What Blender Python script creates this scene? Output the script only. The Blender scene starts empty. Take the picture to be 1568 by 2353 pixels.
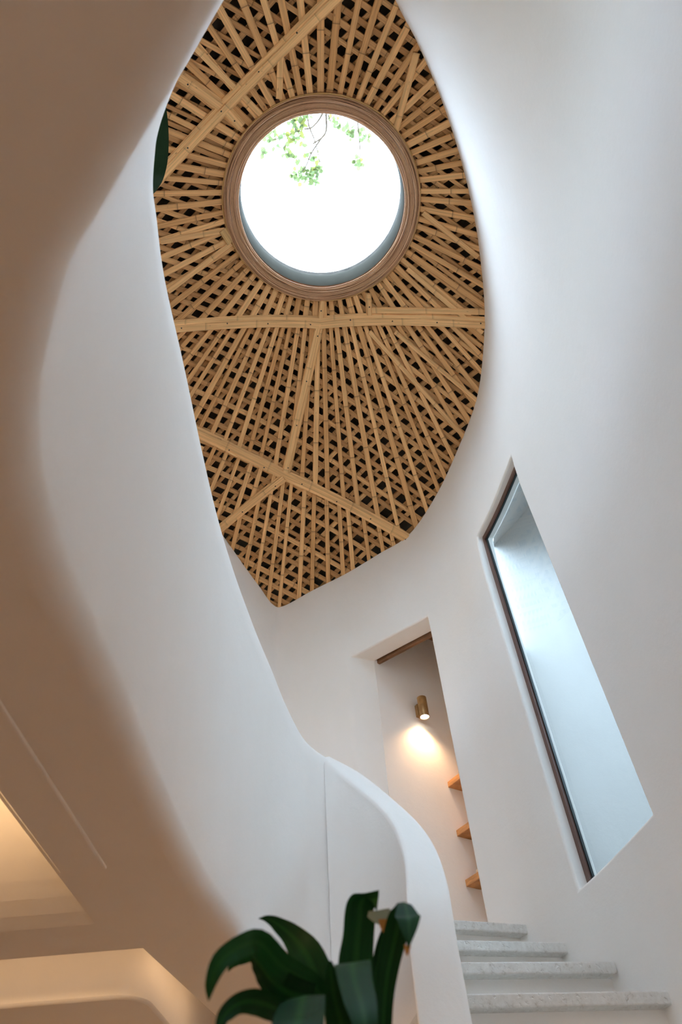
import bpy, bmesh, math, random
import numpy as np
from mathutils import Vector, Matrix

# ------------------------------------------------------------------ camera, sky, lights, exposure
ZC = 1.175            # eye height of the photographer; geometry below is written relative to that height
scene = bpy.context.scene
COL = scene.collection
random.seed(11)
F_PX = 1620.0
cam_d = bpy.data.cameras.new('camera')
cam = bpy.data.objects.new('camera', cam_d)
COL.objects.link(cam)
cam_d.sensor_fit = 'VERTICAL'
cam_d.sensor_height = 36.0
cam_d.sensor_width = 24.0
cam_d.lens = F_PX * 36.0 / 2353.0
cam_d.clip_start = 0.02
cam_d.clip_end = 200
cam_d.dof.use_dof = True
cam_d.dof.focus_distance = 4.2
cam_d.dof.aperture_fstop = 3.5
# rows: world x, y, z written in camera axes (right, up, back)
RW = ((0.996538210, 0.0831360087, 0.0), (0.0634556605, -0.760632983, -0.646073405), (-0.0537119643, 0.643836835, -0.763275281))
cam.matrix_world = Matrix(((RW[0][0], RW[0][1], RW[0][2], 0), (RW[1][0], RW[1][1], RW[1][2], 0), (RW[2][0], RW[2][1], RW[2][2], ZC), (0, 0, 0, 1)))
scene.camera = cam

vs = scene.view_settings
vs.view_transform = 'Standard'
vs.look = 'None'
vs.gamma = 1.0
vs.use_curve_mapping = False
vs.exposure = 0.05
scene.display_settings.display_device = 'sRGB'
scene.cycles.max_bounces = 12
scene.cycles.diffuse_bounces = 9
scene.cycles.glossy_bounces = 3
scene.cycles.transparent_max_bounces = 8
scene.cycles.adaptive_threshold = 0.02

world = bpy.data.worlds.new('sky')
scene.world = world
world.use_nodes = True
wbg = world.node_tree.nodes['Background']
wbg.inputs['Color'].default_value = (0.64, 0.81, 1.0, 1)
# overcast sky: the zenith is three times as bright as the horizon
_wn, _wl = world.node_tree.nodes, world.node_tree.links
_tc = _wn.new('ShaderNodeTexCoord'); _sx = _wn.new('ShaderNodeSeparateXYZ'); _mr = _wn.new('ShaderNodeMapRange')
_mr.inputs['From Min'].default_value = 0.0; _mr.inputs['From Max'].default_value = 1.0
SKY_ZENITH = 27.0
_mr.inputs['To Min'].default_value = SKY_ZENITH / 3; _mr.inputs['To Max'].default_value = SKY_ZENITH
_wl.new(_tc.outputs['Generated'], _sx.inputs['Vector']); _wl.new(_sx.outputs['Z'], _mr.inputs['Value']); _wl.new(_mr.outputs['Result'], wbg.inputs['Strength'])


def light(name, kind, loc, energy, color, size=0.1, rot=None, spot=None, blend=0.5):
    d = bpy.data.lights.new(name, kind)
    d.energy = energy
    d.color = color
    if kind == 'AREA':
        d.size = size
    else:
        d.shadow_soft_size = size
    if kind == 'SPOT':
        d.spot_size = spot
        d.spot_blend = blend
    o = bpy.data.objects.new(name, d)
    COL.objects.link(o)
    o.location = (loc[0], loc[1], loc[2] + ZC)
    if rot:
        o.rotation_euler = rot
    return o


WARM = (1.0, 0.54, 0.22)
light('lamp_lounge', 'POINT', (-1.40, 1.50, 1.02), 28.0, (1.0, .62, .30), 0.04)
light('lamp_far_lounge', 'POINT', (-0.95, 4.1, -0.3), 7.0, WARM, 0.06)
light('lamp_room_behind', 'POINT', (-1.6, -1.2, -0.3), 7.5, (1.0, 0.55, 0.22), 0.12)
light('fill_gallery', 'POINT', (-1.35, 2.7, 1.95), 15.0, (1.0, .62, .31), 0.10)  # unseen fill light, added to warm the far wall and brighten the bamboo
for _nm, _loc, _rz, _sx, _e in (('cove_strip_near', (-1.65, 2.775, 1.03), 0.0, 1.5, .75), ('cove_strip_side', (-.775, 3.35, 1.03), 1.44, .9, .30)):
    _o = light(_nm, 'AREA', _loc, _e, (1.0, .64, .34), 0.05)
    _o.data.shape = 'RECTANGLE'; _o.data.size = _sx; _o.data.size_y = .03
    _o.rotation_euler = (math.radians(82), 0, _rz)
light('lamp_stair_foot', 'POINT', (1.0, 2.68, 0.42), 2.2, WARM, 0.03)


# ------------------------------------------------------------------ helpers
def link(o, parent=None, base=(0, 0, 0)):
    COL.objects.link(o)
    if parent is not None:
        o.parent = parent
    return o


def mesh(name, verts, faces, mat, parent=None, smooth=True, uvs=None, sharp=None, base=None, **props):
    """verts are relative to the eye height; base: world origin of the object (its parent's location is subtracted)"""
    b = Vector(base) if base is not None else (Vector(parent['origin']) if parent is not None and 'origin' in parent else Vector((0, 0, 0)))
    me = bpy.data.meshes.new(name)
    me.from_pydata([(v[0] - b.x, v[1] - b.y, v[2] + ZC - b.z) for v in verts], [], faces)
    if uvs is not None:
        l = me.uv_layers.new(name='UVMap')
        for p in me.polygons:
            for li in p.loop_indices:
                l.data[li].uv = uvs[me.loops[li].vertex_index]
    me.materials.append(mat)
    if smooth:
        me.shade_smooth()
        if sharp is not None:
            me.set_sharp_from_angle(angle=sharp)
    me.update()
    o = bpy.data.objects.new(name, me)
    link(o, parent)
    if parent is None and base is not None:
        o.location = b
    for k, v in props.items():
        o[k] = v
    return o


def tag(o, label=None, cat=None, group=None, kind=None):
    if label: o['label'] = label
    if cat: o['category'] = cat
    if group: o['group'] = group
    if kind: o['kind'] = kind
    return o


def empty(name, loc, label, cat, group=None):
    o = bpy.data.objects.new(name, None)
    COL.objects.link(o)
    o.empty_display_size = 0.1
    o.location = (loc[0], loc[1], loc[2] + ZC)
    o['origin'] = (loc[0], loc[1], loc[2] + ZC)
    tag(o, label, cat, group)
    return o


def fix_normals(o):
    bm = bmesh.new(); bm.from_mesh(o.data)
    bmesh.ops.recalc_face_normals(bm, faces=bm.faces)
    bm.to_mesh(o.data); bm.free()
    return o


def box(x0, x1, y0, y1, z0, z1):
    v = [(x, y, z) for z in (z0, z1) for y in (y0, y1) for x in (x0, x1)]
    f = [(0, 2, 3, 1), (4, 5, 7, 6), (0, 1, 5, 4), (2, 6, 7, 3), (0, 4, 6, 2), (1, 3, 7, 5)]
    return v, f


def prism(poly, z0, z1):
    n = len(poly)
    v = [(p[0], p[1], z0) for p in poly] + [(p[0], p[1], z1) for p in poly]
    f = [tuple(range(n))[::-1], tuple(range(n, 2 * n))] + [(i, (i + 1) % n, n + (i + 1) % n, n + i) for i in range(n)]
    return v, f


def bevel(o, w, seg=2, ang=40):
    m = o.modifiers.new('bevel', 'BEVEL'); m.width = w; m.segments = seg
    m.limit_method = 'ANGLE'; m.angle_limit = math.radians(ang)
    return o


def catmull(P, t):
    P = np.asarray(P, float); n = len(P)
    t = min(max(t, 0), n - 1.000001); i = int(t); u = t - i
    p0 = P[max(i - 1, 0)]; p1 = P[i]; p2 = P[i + 1]; p3 = P[min(i + 2, n - 1)]
    return .5 * ((2 * p1) + (-p0 + p2) * u + (2 * p0 - 5 * p1 + 4 * p2 - p3) * u * u + (-p0 + 3 * p1 - 3 * p2 + p3) * u ** 3)


def tube(pts, radii, seg=8, caps=True):
    """a round bar along pts"""
    V = []; Fc = []
    pts = [Vector(p) for p in pts]
    n = len(pts)
    ref = Vector((0.31, 0.17, 0.93))
    for i, p in enumerate(pts):
        t = (pts[min(i + 1, n - 1)] - pts[max(i - 1, 0)]).normalized()
        a = t.cross(ref)
        if a.length < 1e-3: a = t.cross(Vector((1, 0, 0)))
        a.normalize(); b = t.cross(a)
        r = radii[i] if hasattr(radii, '__len__') else radii
        for k in range(seg):
            w = 2 * math.pi * k / seg
            V.append(p + a * (r * math.cos(w)) + b * (r * math.sin(w)))
    for i in range(n - 1):
        for k in range(seg):
            Fc.append((i * seg + k, i * seg + (k + 1) % seg, (i + 1) * seg + (k + 1) % seg, (i + 1) * seg + k))
    if caps:
        Fc.append(tuple(range(seg))[::-1]); Fc.append(tuple(range((n - 1) * seg, n * seg)))
    return V, Fc


def revolve(prof, cx, cy, seg=32):
    V = []; Fc = []
    n = len(prof)
    for k in range(seg):
        w = 2 * math.pi * k / seg
        for r, z in prof:
            V.append((cx + r * math.cos(w), cy + r * math.sin(w), z))
    for k in range(seg):
        for i in range(n - 1):
            a = k * n + i; b = ((k + 1) % seg) * n + i
            Fc.append((a, b, b + 1, a + 1))
    return V, Fc


# ------------------------------------------------------------------ materials
def new_mat(name):
    m = bpy.data.materials.new(name); m.use_nodes = True
    nt = m.node_tree
    return m, nt, nt.nodes, nt.links, nt.nodes['Principled BSDF']


def plaster(name, col, dark, rough=0.85, bump=0.12):
    m, nt, N, L, P = new_mat(name)
    tc = N.new('ShaderNodeTexCoord')
    n1 = N.new('ShaderNodeTexNoise'); n1.inputs['Scale'].default_value = 2.2; n1.inputs['Detail'].default_value = 6; n1.inputs['Roughness'].default_value = .62
    mp = N.new('ShaderNodeMapping'); mp.inputs['Scale'].default_value = (1, 1, .45)
    L.new(tc.outputs['Object'], mp.inputs['Vector']); L.new(mp.outputs['Vector'], n1.inputs['Vector'])
    r = N.new('ShaderNodeValToRGB')
    r.color_ramp.elements[0].position = .3; r.color_ramp.elements[0].color = (*dark, 1)
    r.color_ramp.elements[1].position = .65; r.color_ramp.elements[1].color = (*col, 1)
    L.new(n1.outputs['Fac'], r.inputs['Fac']); L.new(r.outputs['Color'], P.inputs['Base Color'])
    n2 = N.new('ShaderNodeTexNoise'); n2.inputs['Scale'].default_value = 9; n2.inputs['Detail'].default_value = 8; n2.inputs['Roughness'].default_value = .7
    L.new(tc.outputs['Object'], n2.inputs['Vector'])
    b = N.new('ShaderNodeBump'); b.inputs['Strength'].default_value = bump; b.inputs['Distance'].default_value = .02
    L.new(n2.outputs['Fac'], b.inputs['Height']); L.new(b.outputs['Normal'], P.inputs['Normal'])
    P.inputs['Roughness'].default_value = rough
    P.inputs['Specular IOR Level'].default_value = .25
    return m


def bamboo(name, c0, c1, node_dark=.45, rough=.55):
    """split-cane strip: tint per piece, fine grain along it, a dark joint every so often, a few specks"""
    m, nt, N, L, P = new_mat(name)
    uv = N.new('ShaderNodeUVMap'); sep = N.new('ShaderNodeSeparateXYZ'); L.new(uv.outputs['UV'], sep.inputs['Vector'])
    oi = N.new('ShaderNodeObjectInfo')
    mixc = N.new('ShaderNodeMix'); mixc.data_type = 'RGBA'
    mixc.inputs['A'].default_value = (*c0, 1); mixc.inputs['B'].default_value = (*c1, 1)
    L.new(oi.outputs['Random'], mixc.inputs['Factor'])
    gm = N.new('ShaderNodeMapping'); gm.inputs['Scale'].default_value = (3.0, 120, 1)
    L.new(uv.outputs['UV'], gm.inputs['Vector'])
    off = N.new('ShaderNodeCombineXYZ'); ml = N.new('ShaderNodeMath'); ml.operation = 'MULTIPLY'; ml.inputs[1].default_value = 37
    L.new(oi.outputs['Random'], ml.inputs[0]); L.new(ml.outputs[0], off.inputs['X']); L.new(ml.outputs[0], off.inputs['Z'])
    L.new(off.outputs[0], gm.inputs['Location'])
    gn = N.new('ShaderNodeTexNoise'); gn.inputs['Scale'].default_value = 1; gn.inputs['Detail'].default_value = 4
    L.new(gm.outputs[0], gn.inputs['Vector'])
    gr = N.new('ShaderNodeMapRange'); gr.inputs['From Min'].default_value = .3; gr.inputs['From Max'].default_value = .75
    gr.inputs['To Min'].default_value = 1.15; gr.inputs['To Max'].default_value = .68
    L.new(gn.outputs['Fac'], gr.inputs['Value'])
    # joints
    a = N.new('ShaderNodeMath'); a.operation = 'MULTIPLY_ADD'; a.inputs[1].default_value = 2.6
    L.new(sep.outputs['X'], a.inputs[0]); L.new(ml.outputs[0], a.inputs[2])
    fr = N.new('ShaderNodeMath'); fr.operation = 'FRACT'; L.new(a.outputs[0], fr.inputs[0])
    jr = N.new('ShaderNodeValToRGB')
    e = jr.color_ramp.elements
    e[0].position = 0; e[0].color = (1, 1, 1, 1); e[1].position = 1; e[1].color = (1, 1, 1, 1)
    for p, v in ((.478, 1), (.490, 1.0), (.497, node_dark), (.503, node_dark), (.512, .85), (.55, 1)):
        k = e.new(p); k.color = (v, v, v, 1)
    L.new(fr.outputs[0], jr.inputs['Fac'])
    # specks and stains
    sm = N.new('ShaderNodeMapping'); sm.inputs['Scale'].default_value = (22, 60, 1); L.new(uv.outputs['UV'], sm.inputs['Vector']); L.new(off.outputs[0], sm.inputs['Location'])
    sn = N.new('ShaderNodeTexNoise'); sn.inputs['Scale'].default_value = 1; sn.inputs['Detail'].default_value = 2; L.new(sm.outputs[0], sn.inputs['Vector'])
    sr = N.new('ShaderNodeMapRange'); sr.inputs['From Min'].default_value = .70; sr.inputs['From Max'].default_value = .78
    sr.inputs['To Min'].default_value = 1; sr.inputs['To Max'].default_value = .55; L.new(sn.outputs['Fac'], sr.inputs['Value'])
    m1 = N.new('ShaderNodeMath'); m1.operation = 'MULTIPLY'; L.new(gr.outputs[0], m1.inputs[0]); L.new(sr.outputs[0], m1.inputs[1])
    m2 = N.new('ShaderNodeMix'); m2.data_type = 'RGBA'; m2.blend_type = 'MULTIPLY'; m2.inputs['Factor'].default_value = 1
    L.new(mixc.outputs['Result'], m2.inputs['A']); L.new(jr.outputs['Color'], m2.inputs['B'])
    m3 = N.new('ShaderNodeVectorMath'); m3.operation = 'SCALE'
    L.new(m2.outputs['Result'], m3.inputs[0]); L.new(m1.outputs[0], m3.inputs['Scale'])
    L.new(m3.outputs[0], P.inputs['Base Color'])
    P.inputs['Roughness'].default_value = rough
    P.inputs['Specular IOR Level'].default_value = .3
    return m


def plain(name, col, rough=.6, spec=.4, metal=0, noise=0.0, scale=8, stretch=(1, 1, 1)):
    m, nt, N, L, P = new_mat(name)
    P.inputs['Roughness'].default_value = rough; P.inputs['Specular IOR Level'].default_value = spec; P.inputs['Metallic'].default_value = metal
    tc = N.new('ShaderNodeTexCoord'); mp = N.new('ShaderNodeMapping'); mp.inputs['Scale'].default_value = stretch
    n = N.new('ShaderNodeTexNoise'); n.inputs['Scale'].default_value = scale; n.inputs['Detail'].default_value = 5
    L.new(tc.outputs['Object'], mp.inputs['Vector']); L.new(mp.outputs[0], n.inputs['Vector'])
    r = N.new('ShaderNodeValToRGB'); r.color_ramp.elements[0].position = .3; r.color_ramp.elements[1].position = .7
    r.color_ramp.elements[0].color = (*[c * (1 - noise) for c in col], 1); r.color_ramp.elements[1].color = (*[min(1, c * (1 + noise * .5)) for c in col], 1)
    L.new(n.outputs['Fac'], r.inputs['Fac']); L.new(r.outputs['Color'], P.inputs['Base Color'])
    return m


def stone_mat():
    m, nt, N, L, P = new_mat('pitted_stone')
    tc = N.new('ShaderNodeTexCoord')
    n = N.new('ShaderNodeTexNoise'); n.inputs['Scale'].default_value = 44; n.inputs['Detail'].default_value = 8; n.inputs['Roughness'].default_value = .7
    L.new(tc.outputs['Object'], n.inputs['Vector'])
    r = N.new('ShaderNodeValToRGB'); e = r.color_ramp.elements
    e[0].position = .28; e[0].color = (.42, .38, .33, 1); e[1].position = .40; e[1].color = (.64, .62, .58, 1)
    k = e.new(.7); k.color = (.76, .75, .72, 1)
    L.new(n.outputs['Fac'], r.inputs['Fac']); L.new(r.outputs['Color'], P.inputs['Base Color'])
    v = N.new('ShaderNodeTexNoise'); v.inputs['Scale'].default_value = 55; v.inputs['Detail'].default_value = 4; L.new(tc.outputs['Object'], v.inputs['Vector'])
    vr = N.new('ShaderNodeMapRange'); vr.inputs['From Min'].default_value = .30; vr.inputs['From Max'].default_value = .42; L.new(v.outputs['Fac'], vr.inputs['Value'])
    b = N.new('ShaderNodeBump'); b.inputs['Strength'].default_value = .7; b.inputs['Distance'].default_value = .004
    L.new(vr.outputs[0], b.inputs['Height']); L.new(b.outputs['Normal'], P.inputs['Normal'])
    P.inputs['Roughness'].default_value = .8
    return m


def glass_mat(name, tint):
    m = bpy.data.materials.new(name); m.use_nodes = True
    N = m.node_tree.nodes; L = m.node_tree.links
    for n in list(N): N.remove(n)
    out = N.new('ShaderNodeOutputMaterial'); mx = N.new('ShaderNodeMixShader')
    lw = N.new('ShaderNodeLayerWeight'); lw.inputs['Blend'].default_value = .5
    pw = N.new('ShaderNodeMath'); pw.operation = 'POWER'; pw.inputs[1].default_value = 5
    fr = N.new('ShaderNodeMath'); fr.operation = 'MULTIPLY_ADD'; fr.inputs[1].default_value = .70; fr.inputs[2].default_value = .04
    L.new(lw.outputs['Facing'], pw.inputs[0]); L.new(pw.outputs[0], fr.inputs[0])
    t = N.new('ShaderNodeBsdfTransparent'); t.inputs['Color'].default_value = (*tint, 1)
    g = N.new('ShaderNodeBsdfGlossy'); g.inputs['Roughness'].default_value = .02
    L.new(fr.outputs[0], mx.inputs['Fac']); L.new(t.outputs[0], mx.inputs[1]); L.new(g.outputs[0], mx.inputs[2]); L.new(mx.outputs[0], out.inputs['Surface'])
    return m


def leaf_mat(name, c0, c1, trans, gloss=.35, stripe=None):
    m, nt, N, L, P = new_mat(name)
    uv = N.new('ShaderNodeUVMap'); sep = N.new('ShaderNodeSeparateXYZ'); L.new(uv.outputs['UV'], sep.inputs['Vector'])
    oi = N.new('ShaderNodeObjectInfo')
    mx = N.new('ShaderNodeMix'); mx.data_type = 'RGBA'; mx.inputs['A'].default_value = (*c0, 1); mx.inputs['B'].default_value = (*c1, 1)
    mp = N.new('ShaderNodeMapping'); mp.inputs['Scale'].default_value = (1.5, 14, 1); L.new(uv.outputs['UV'], mp.inputs['Vector'])
    n = N.new('ShaderNodeTexNoise'); n.inputs['Scale'].default_value = 2; n.inputs['Detail'].default_value = 3; L.new(mp.outputs[0], n.inputs['Vector'])
    ad = N.new('ShaderNodeMath'); ad.operation = 'MULTIPLY_ADD'; ad.inputs[1].default_value = .6
    L.new(oi.outputs['Random'], ad.inputs[0]); 
    nn = N.new('ShaderNodeMapRange'); nn.inputs['From Min'].default_value = .35; nn.inputs['From Max'].default_value = .7; nn.inputs['To Max'].default_value = .5
    L.new(n.outputs['Fac'], nn.inputs['Value']); L.new(nn.outputs[0], ad.inputs[2]); L.new(ad.outputs[0], mx.inputs['Factor'])
    res = mx.outputs['Result']
    if stripe:
        sr = N.new('ShaderNodeValToRGB'); e = sr.color_ramp.elements
        e[0].position = .36; e[0].color = (0, 0, 0, 1); e[1].position = .64; e[1].color = (0, 0, 0, 1); k = e.new(.5); k.color = (.8, .8, .8, 1)
        L.new(sep.outputs['Y'], sr.inputs['Fac'])
        m4 = N.new('ShaderNodeMix'); m4.data_type = 'RGBA'; m4.inputs['B'].default_value = (*stripe, 1)
        L.new(sr.outputs['Color'], m4.inputs['Factor']); L.new(res, m4.inputs['A']); res = m4.outputs['Result']
    L.new(res, P.inputs['Base Color'])
    P.inputs['Roughness'].default_value = gloss
    P.inputs['Specular IOR Level'].default_value = .10
    if trans > 0:
        out = N['Material Output']; ms = N.new('ShaderNodeMixShader'); ms.inputs['Fac'].default_value = trans
        tr = N.new('ShaderNodeBsdfTranslucent'); L.new(mx.outputs['Result'], tr.inputs['Color'])
        L.new(P.outputs[0], ms.inputs[1]); L.new(tr.outputs[0], ms.inputs[2]); L.new(ms.outputs[0], out.inputs['Surface'])
    return m


def emit_mat(name, col, strength):
    m, nt, N, L, P = new_mat(name)
    P.inputs['Emission Color'].default_value = (*col, 1); P.inputs['Emission Strength'].default_value = strength
    P.inputs['Base Color'].default_value = (*col, 1)
    return m


M_PLASTER = plaster('lime_plaster', (.875, .85, .82), (.85, .825, .79))
M_EXT = plaster('outside_plaster', (.52, .50, .48), (.48, .46, .445))
M_FLOOR = plaster('polished_floor', (.26, .17, .10), (.20, .13, .08), rough=.4)
M_STRIP = bamboo('split_bamboo', (.88, .53, .235), (.62, .335, .13))
M_LATT = bamboo('lattice_bamboo', (.80, .47, .20), (.44, .225, .085))
M_BATTEN = bamboo('bamboo_batten', (.88, .55, .25), (.76, .455, .20), node_dark=.7)
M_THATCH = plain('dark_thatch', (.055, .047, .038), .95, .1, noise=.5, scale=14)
M_RATTAN = bamboo('rattan', (.76, .48, .29), (.42, .235, .125), node_dark=.9)
M_RATTAN_RIM = bamboo('rattan_rim', (.62, .40, .17), (.55, .34, .13), node_dark=.9)
M_CURB = plain('skylight_curb', (.045, .042, .032), 1.0, .05, noise=.15)
M_STONE = stone_mat()
M_FRAME = plain('brown_metal', (.15, .08, .06), .45, .5, noise=.15)
M_GASKET = plain('black_gasket', (.01, .02, .022), .4, .5)
M_GLASS = glass_mat('window_glass', (.74, .82, .84))
M_SKYGLASS = glass_mat('skylight_glass', (.95, .97, .98))
M_OAK = plain('shelf_wood', (.56, .27, .10), .5, .4, noise=.3, scale=5, stretch=(3, 3, 20))
M_DARKWOOD = plain('dark_wood', (.22, .105, .05), .55, .4, noise=.4, scale=10)
M_BRASS = plain('aged_brass', (.50, .31, .13), .38, .5, metal=.75, noise=.3, scale=20)
M_BULB = emit_mat('lamp_lens', (1.0, .86, .66), 14)
M_LEAF = leaf_mat('strap_leaf', (.003, .030, .010), (.010, .070, .018), .12, .5, (.020, .10, .022))
M_LEAF_PALE = leaf_mat('pale_leaf_tip', (.30, .36, .27), (.36, .40, .30), .2, .5)
M_LEAF_TIP = leaf_mat('dry_leaf_tip', (.50, .22, .06), (.55, .26, .08), .2, .6)
M_TREE = leaf_mat('tree_leaf', (.15, .18, .065), (.10, .145, .065), .5, .6)
M_TREE_Y = leaf_mat('young_tree_leaf', (.19, .19, .045), (.13, .16, .05), .5, .6)
M_BIGLEAF = leaf_mat('big_leaf', (.012, .026, .011), (.018, .036, .015), .25, .4)
M_BARK = plain('bark', (.16, .12, .09), .9, .2, noise=.4)
M_POT = plain('clay_pot', (.45, .27, .17), .8, .2, noise=.2)
M_SOIL = plain('soil', (.05, .035, .025), .95, .1, noise=.4)
M_CERAMIC = plain('pale_ceramic', (.72, .62, .50), .7, .3, noise=.2, scale=25)
M_GROUND = plain('garden_ground', (.20, .20, .14), .95, .1, noise=.4, scale=1)

# ------------------------------------------------------------------ the roof surface (a cone round the skylight)
CX, CY, RR, ZR, SL = 0.048, 1.623, 0.718, 5.40, 0.50


def cone(x, y):
    return ZR - SL * (math.hypot(x - CX, y - CY) - RR)


# ------------------------------------------------------------------ tower wall: plan at the roof and plan at the foot
UP = [(-1.0, -.6), (-.4, -.5), (0, -.3), (.25, -.1), (.45, .15), (.57, .41), (.71, .64), (.87, .95), (1.0, 1.27), (1.1, 1.59), (1.17, 1.91), (1.22, 2.34), (1.21, 2.72), (1.16, 3.05), (1.03, 3.39), (.84, 3.77), (.57, 4.14), (.29, 4.29), (.02, 4.40), (-.3, 4.51), (-.56, 4.60), (-.66, 4.58), (-.76, 4.41), (-.87, 4.21), (-.99, 3.98), (-1.2, 3.6), (-1.5, 3.2), (-1.95, 2.75), (-2.5, 2.5)]
LO = [(1.15, -2.5), (1.15, -1.9), (1.15, -1.3), (1.15, -.7), (1.15, -.1), (1.15, .4), (1.17, .75), (1.19, 1.15), (1.2, 1.5), (1.2, 1.8), (1.17, 2.1), (1.11, 2.5), (1.03, 2.85), (.95, 3.15), (.85, 3.45), (.745, 3.75), (.577, 3.96), (.3, 4.16), (-.02, 4.38), (-.32, 4.5), (-.58, 4.60), (-.67, 4.56), (-.76, 4.40), (-.87, 4.21), (-.99, 3.98), (-1.2, 3.6), (-1.5, 3.2), (-1.95, 2.75), (-2.5, 2.5)]
TMAX = len(UP) - 1
WZ0, WZ1 = 3.2, 5.0


def wall(t, z):
    f = min(max((z - WZ0) / (WZ1 - WZ0), 0), 1); f = f * f * (3 - 2 * f)
    return (1 - f) * catmull(LO, t) + f * catmull(UP, t)


def wall_n(t, z):
    a = wall(max(t - .05, 0), z); b = wall(min(t + .05, TMAX), z); d = b - a; d /= np.linalg.norm(d)
    return np.array([d[1], -d[0]])


def ztop(t):
    z = 5.0
    for _ in range(30):
        p = wall(t, z); z = .5 * z + .5 * (cone(p[0], p[1]) - .004)
    return z


DOOR_T0, DOOR_T1, DOOR_Z0, DOOR_Z1 = 16.03, 18.0, 1.275, 3.435
WIN_T0, WIN_T1, WIN_Z0, WIN_Z1 = 11.45, 13.55, 1.235, 3.53
WTH = .125


def build_tower_wall():
    ts = sorted(set([round(x, 3) for x in np.arange(0, TMAX + .001, .1)] + [DOOR_T0, DOOR_T1, WIN_T0, WIN_T1]))
    ts = [t for i, t in enumerate(ts) if t in (DOOR_T0, DOOR_T1, WIN_T0, WIN_T1) or min(abs(t - q) for q in (DOOR_T0, DOOR_T1, WIN_T0, WIN_T1)) > .035]
    zs = [-1.175, -.7, -.2, .3, .7, .95, 1.1, WIN_Z0, DOOR_Z0] + [1.45 + .18 * i for i in range(11)] + [DOOR_Z1, WIN_Z1] + [3.6, 3.7]
    nb = len(zs); nt_top = 10
    nrow = nb + nt_top
    V = []; idx = {}
    for side in (0, 1):
        for i, t in enumerate(ts):
            zt = ztop(t)
            for k in range(nrow):
                z = zs[k] if k < nb else 3.7 + (zt - 3.7) * (k - nb + 1) / nt_top
                p = wall(t, z)
                if side:
                    n = wall_n(t, z); q = p + n * WTH
                    if DOOR_T0 - .001 <= t <= DOOR_T1 + .001 and z <= DOOR_Z1 + .01:
                        f = (DOOR_T1 - t) / (DOOR_T1 - DOOR_T0); q = np.array([.176, 4.453]) * (1 - f) + np.array([.66, 4.12]) * f
                    p = q
                idx[side, i, k] = len(V); V.append((p[0], p[1], z))
    Fc = []

    def hole(i, k):
        if k >= nb - 1: return False
        tm = .5 * (ts[i] + ts[i + 1]); zm = .5 * (zs[k] + zs[k + 1])
        if DOOR_T0 < tm < DOOR_T1 and DOOR_Z0 < zm < DOOR_Z1: return True
        if WIN_T0 < tm < WIN_T1 and WIN_Z0 < zm < WIN_Z1: return True
        if tm > 17.4 and zm < .95: return True
        return False
    nT = len(ts)
    H = {(i, k): hole(i, k) for i in range(nT - 1) for k in range(nrow - 1)}
    for i in range(nT - 1):
        for k in range(nrow - 1):
            if H[i, k]: continue
            a, b, c, d = idx[0, i, k], idx[0, i + 1, k], idx[0, i + 1, k + 1], idx[0, i, k + 1]
            Fc.append((a, d, c, b))
            a, b, c, d = idx[1, i, k], idx[1, i + 1, k], idx[1, i + 1, k + 1], idx[1, i, k + 1]
            Fc.append((a, b, c, d))
            for (di, dk, e0, e1) in ((-1, 0, (i, k), (i, k + 1)), (1, 0, (i + 1, k), (i + 1, k + 1)), (0, -1, (i, k), (i + 1, k)), (0, 1, (i, k + 1), (i + 1, k + 1))):
                j = (i + di, k + dk)
                if j not in H or H[j]:
                    Fc.append((idx[0, e0[0], e0[1]], idx[0, e1[0], e1[1]], idx[1, e1[0], e1[1]], idx[1, e0[0], e0[1]]))
    o = mesh('wall_right', V, Fc, M_PLASTER, smooth=True)
    bm = bmesh.new(); bm.from_mesh(o.data)
    loose = [v for v in bm.verts if not v.link_faces]
    bmesh.ops.delete(bm, geom=loose, context='VERTS')
    bmesh.ops.recalc_face_normals(bm, faces=bm.faces)
    bm.to_mesh(o.data); bm.free()
    o.data.set_sharp_from_angle(angle=math.radians(50))
    bevel(o, .012, 3, 55)
    tag(o, 'tall curved pale plaster stair tower wall with slot window and doorway', kind='structure')
    return o


build_tower_wall()

# ------------------------------------------------------------------ left parapet sheet with rounded foot, ground-floor ceiling
BOT = [(1.5, -.55), (.75, -.45), (.32, -.30), (.05, -.12), (-.06, .01), (-.11, .063), (-.146, .103), (-.184, .148), (-.249, .216), (-.30, .27), (-.36, .332), (-.41, .41), (-.47, .52), (-.51, .63), (-.53, .72), (-.55, .93), (-.548, 1.28), (-.555, 1.65), (-.555, 2.02), (-.54, 2.39), (-.49, 2.79), (-.455, 3.05), (-.41, 3.26), (-.31, 3.385), (-.165, 3.385)]
TOP = [(1.3, -.55), (.62, -.42), (.2, -.24), (-.02, -.06), (-.09, .04), (-.13, .085), (-.17, .125), (-.208, .164), (-.325, .291), (-.38, .35), (-.43, .42), (-.465, .48), (-.485, .53), (-.515, .63), (-.525, .72), (-.545, .93), (-.548, 1.28), (-.555, 1.65), (-.555, 2.02), (-.54, 2.39), (-.49, 2.79), (-.44, 3.02), (-.37, 3.2), (-.285, 3.315), (-.175, 3.374)]
ZT = [2.45] * 19 + [2.46, 2.42, 2.36, 2.22, 2.08, 2.0]
Z_SOF = .95


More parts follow.
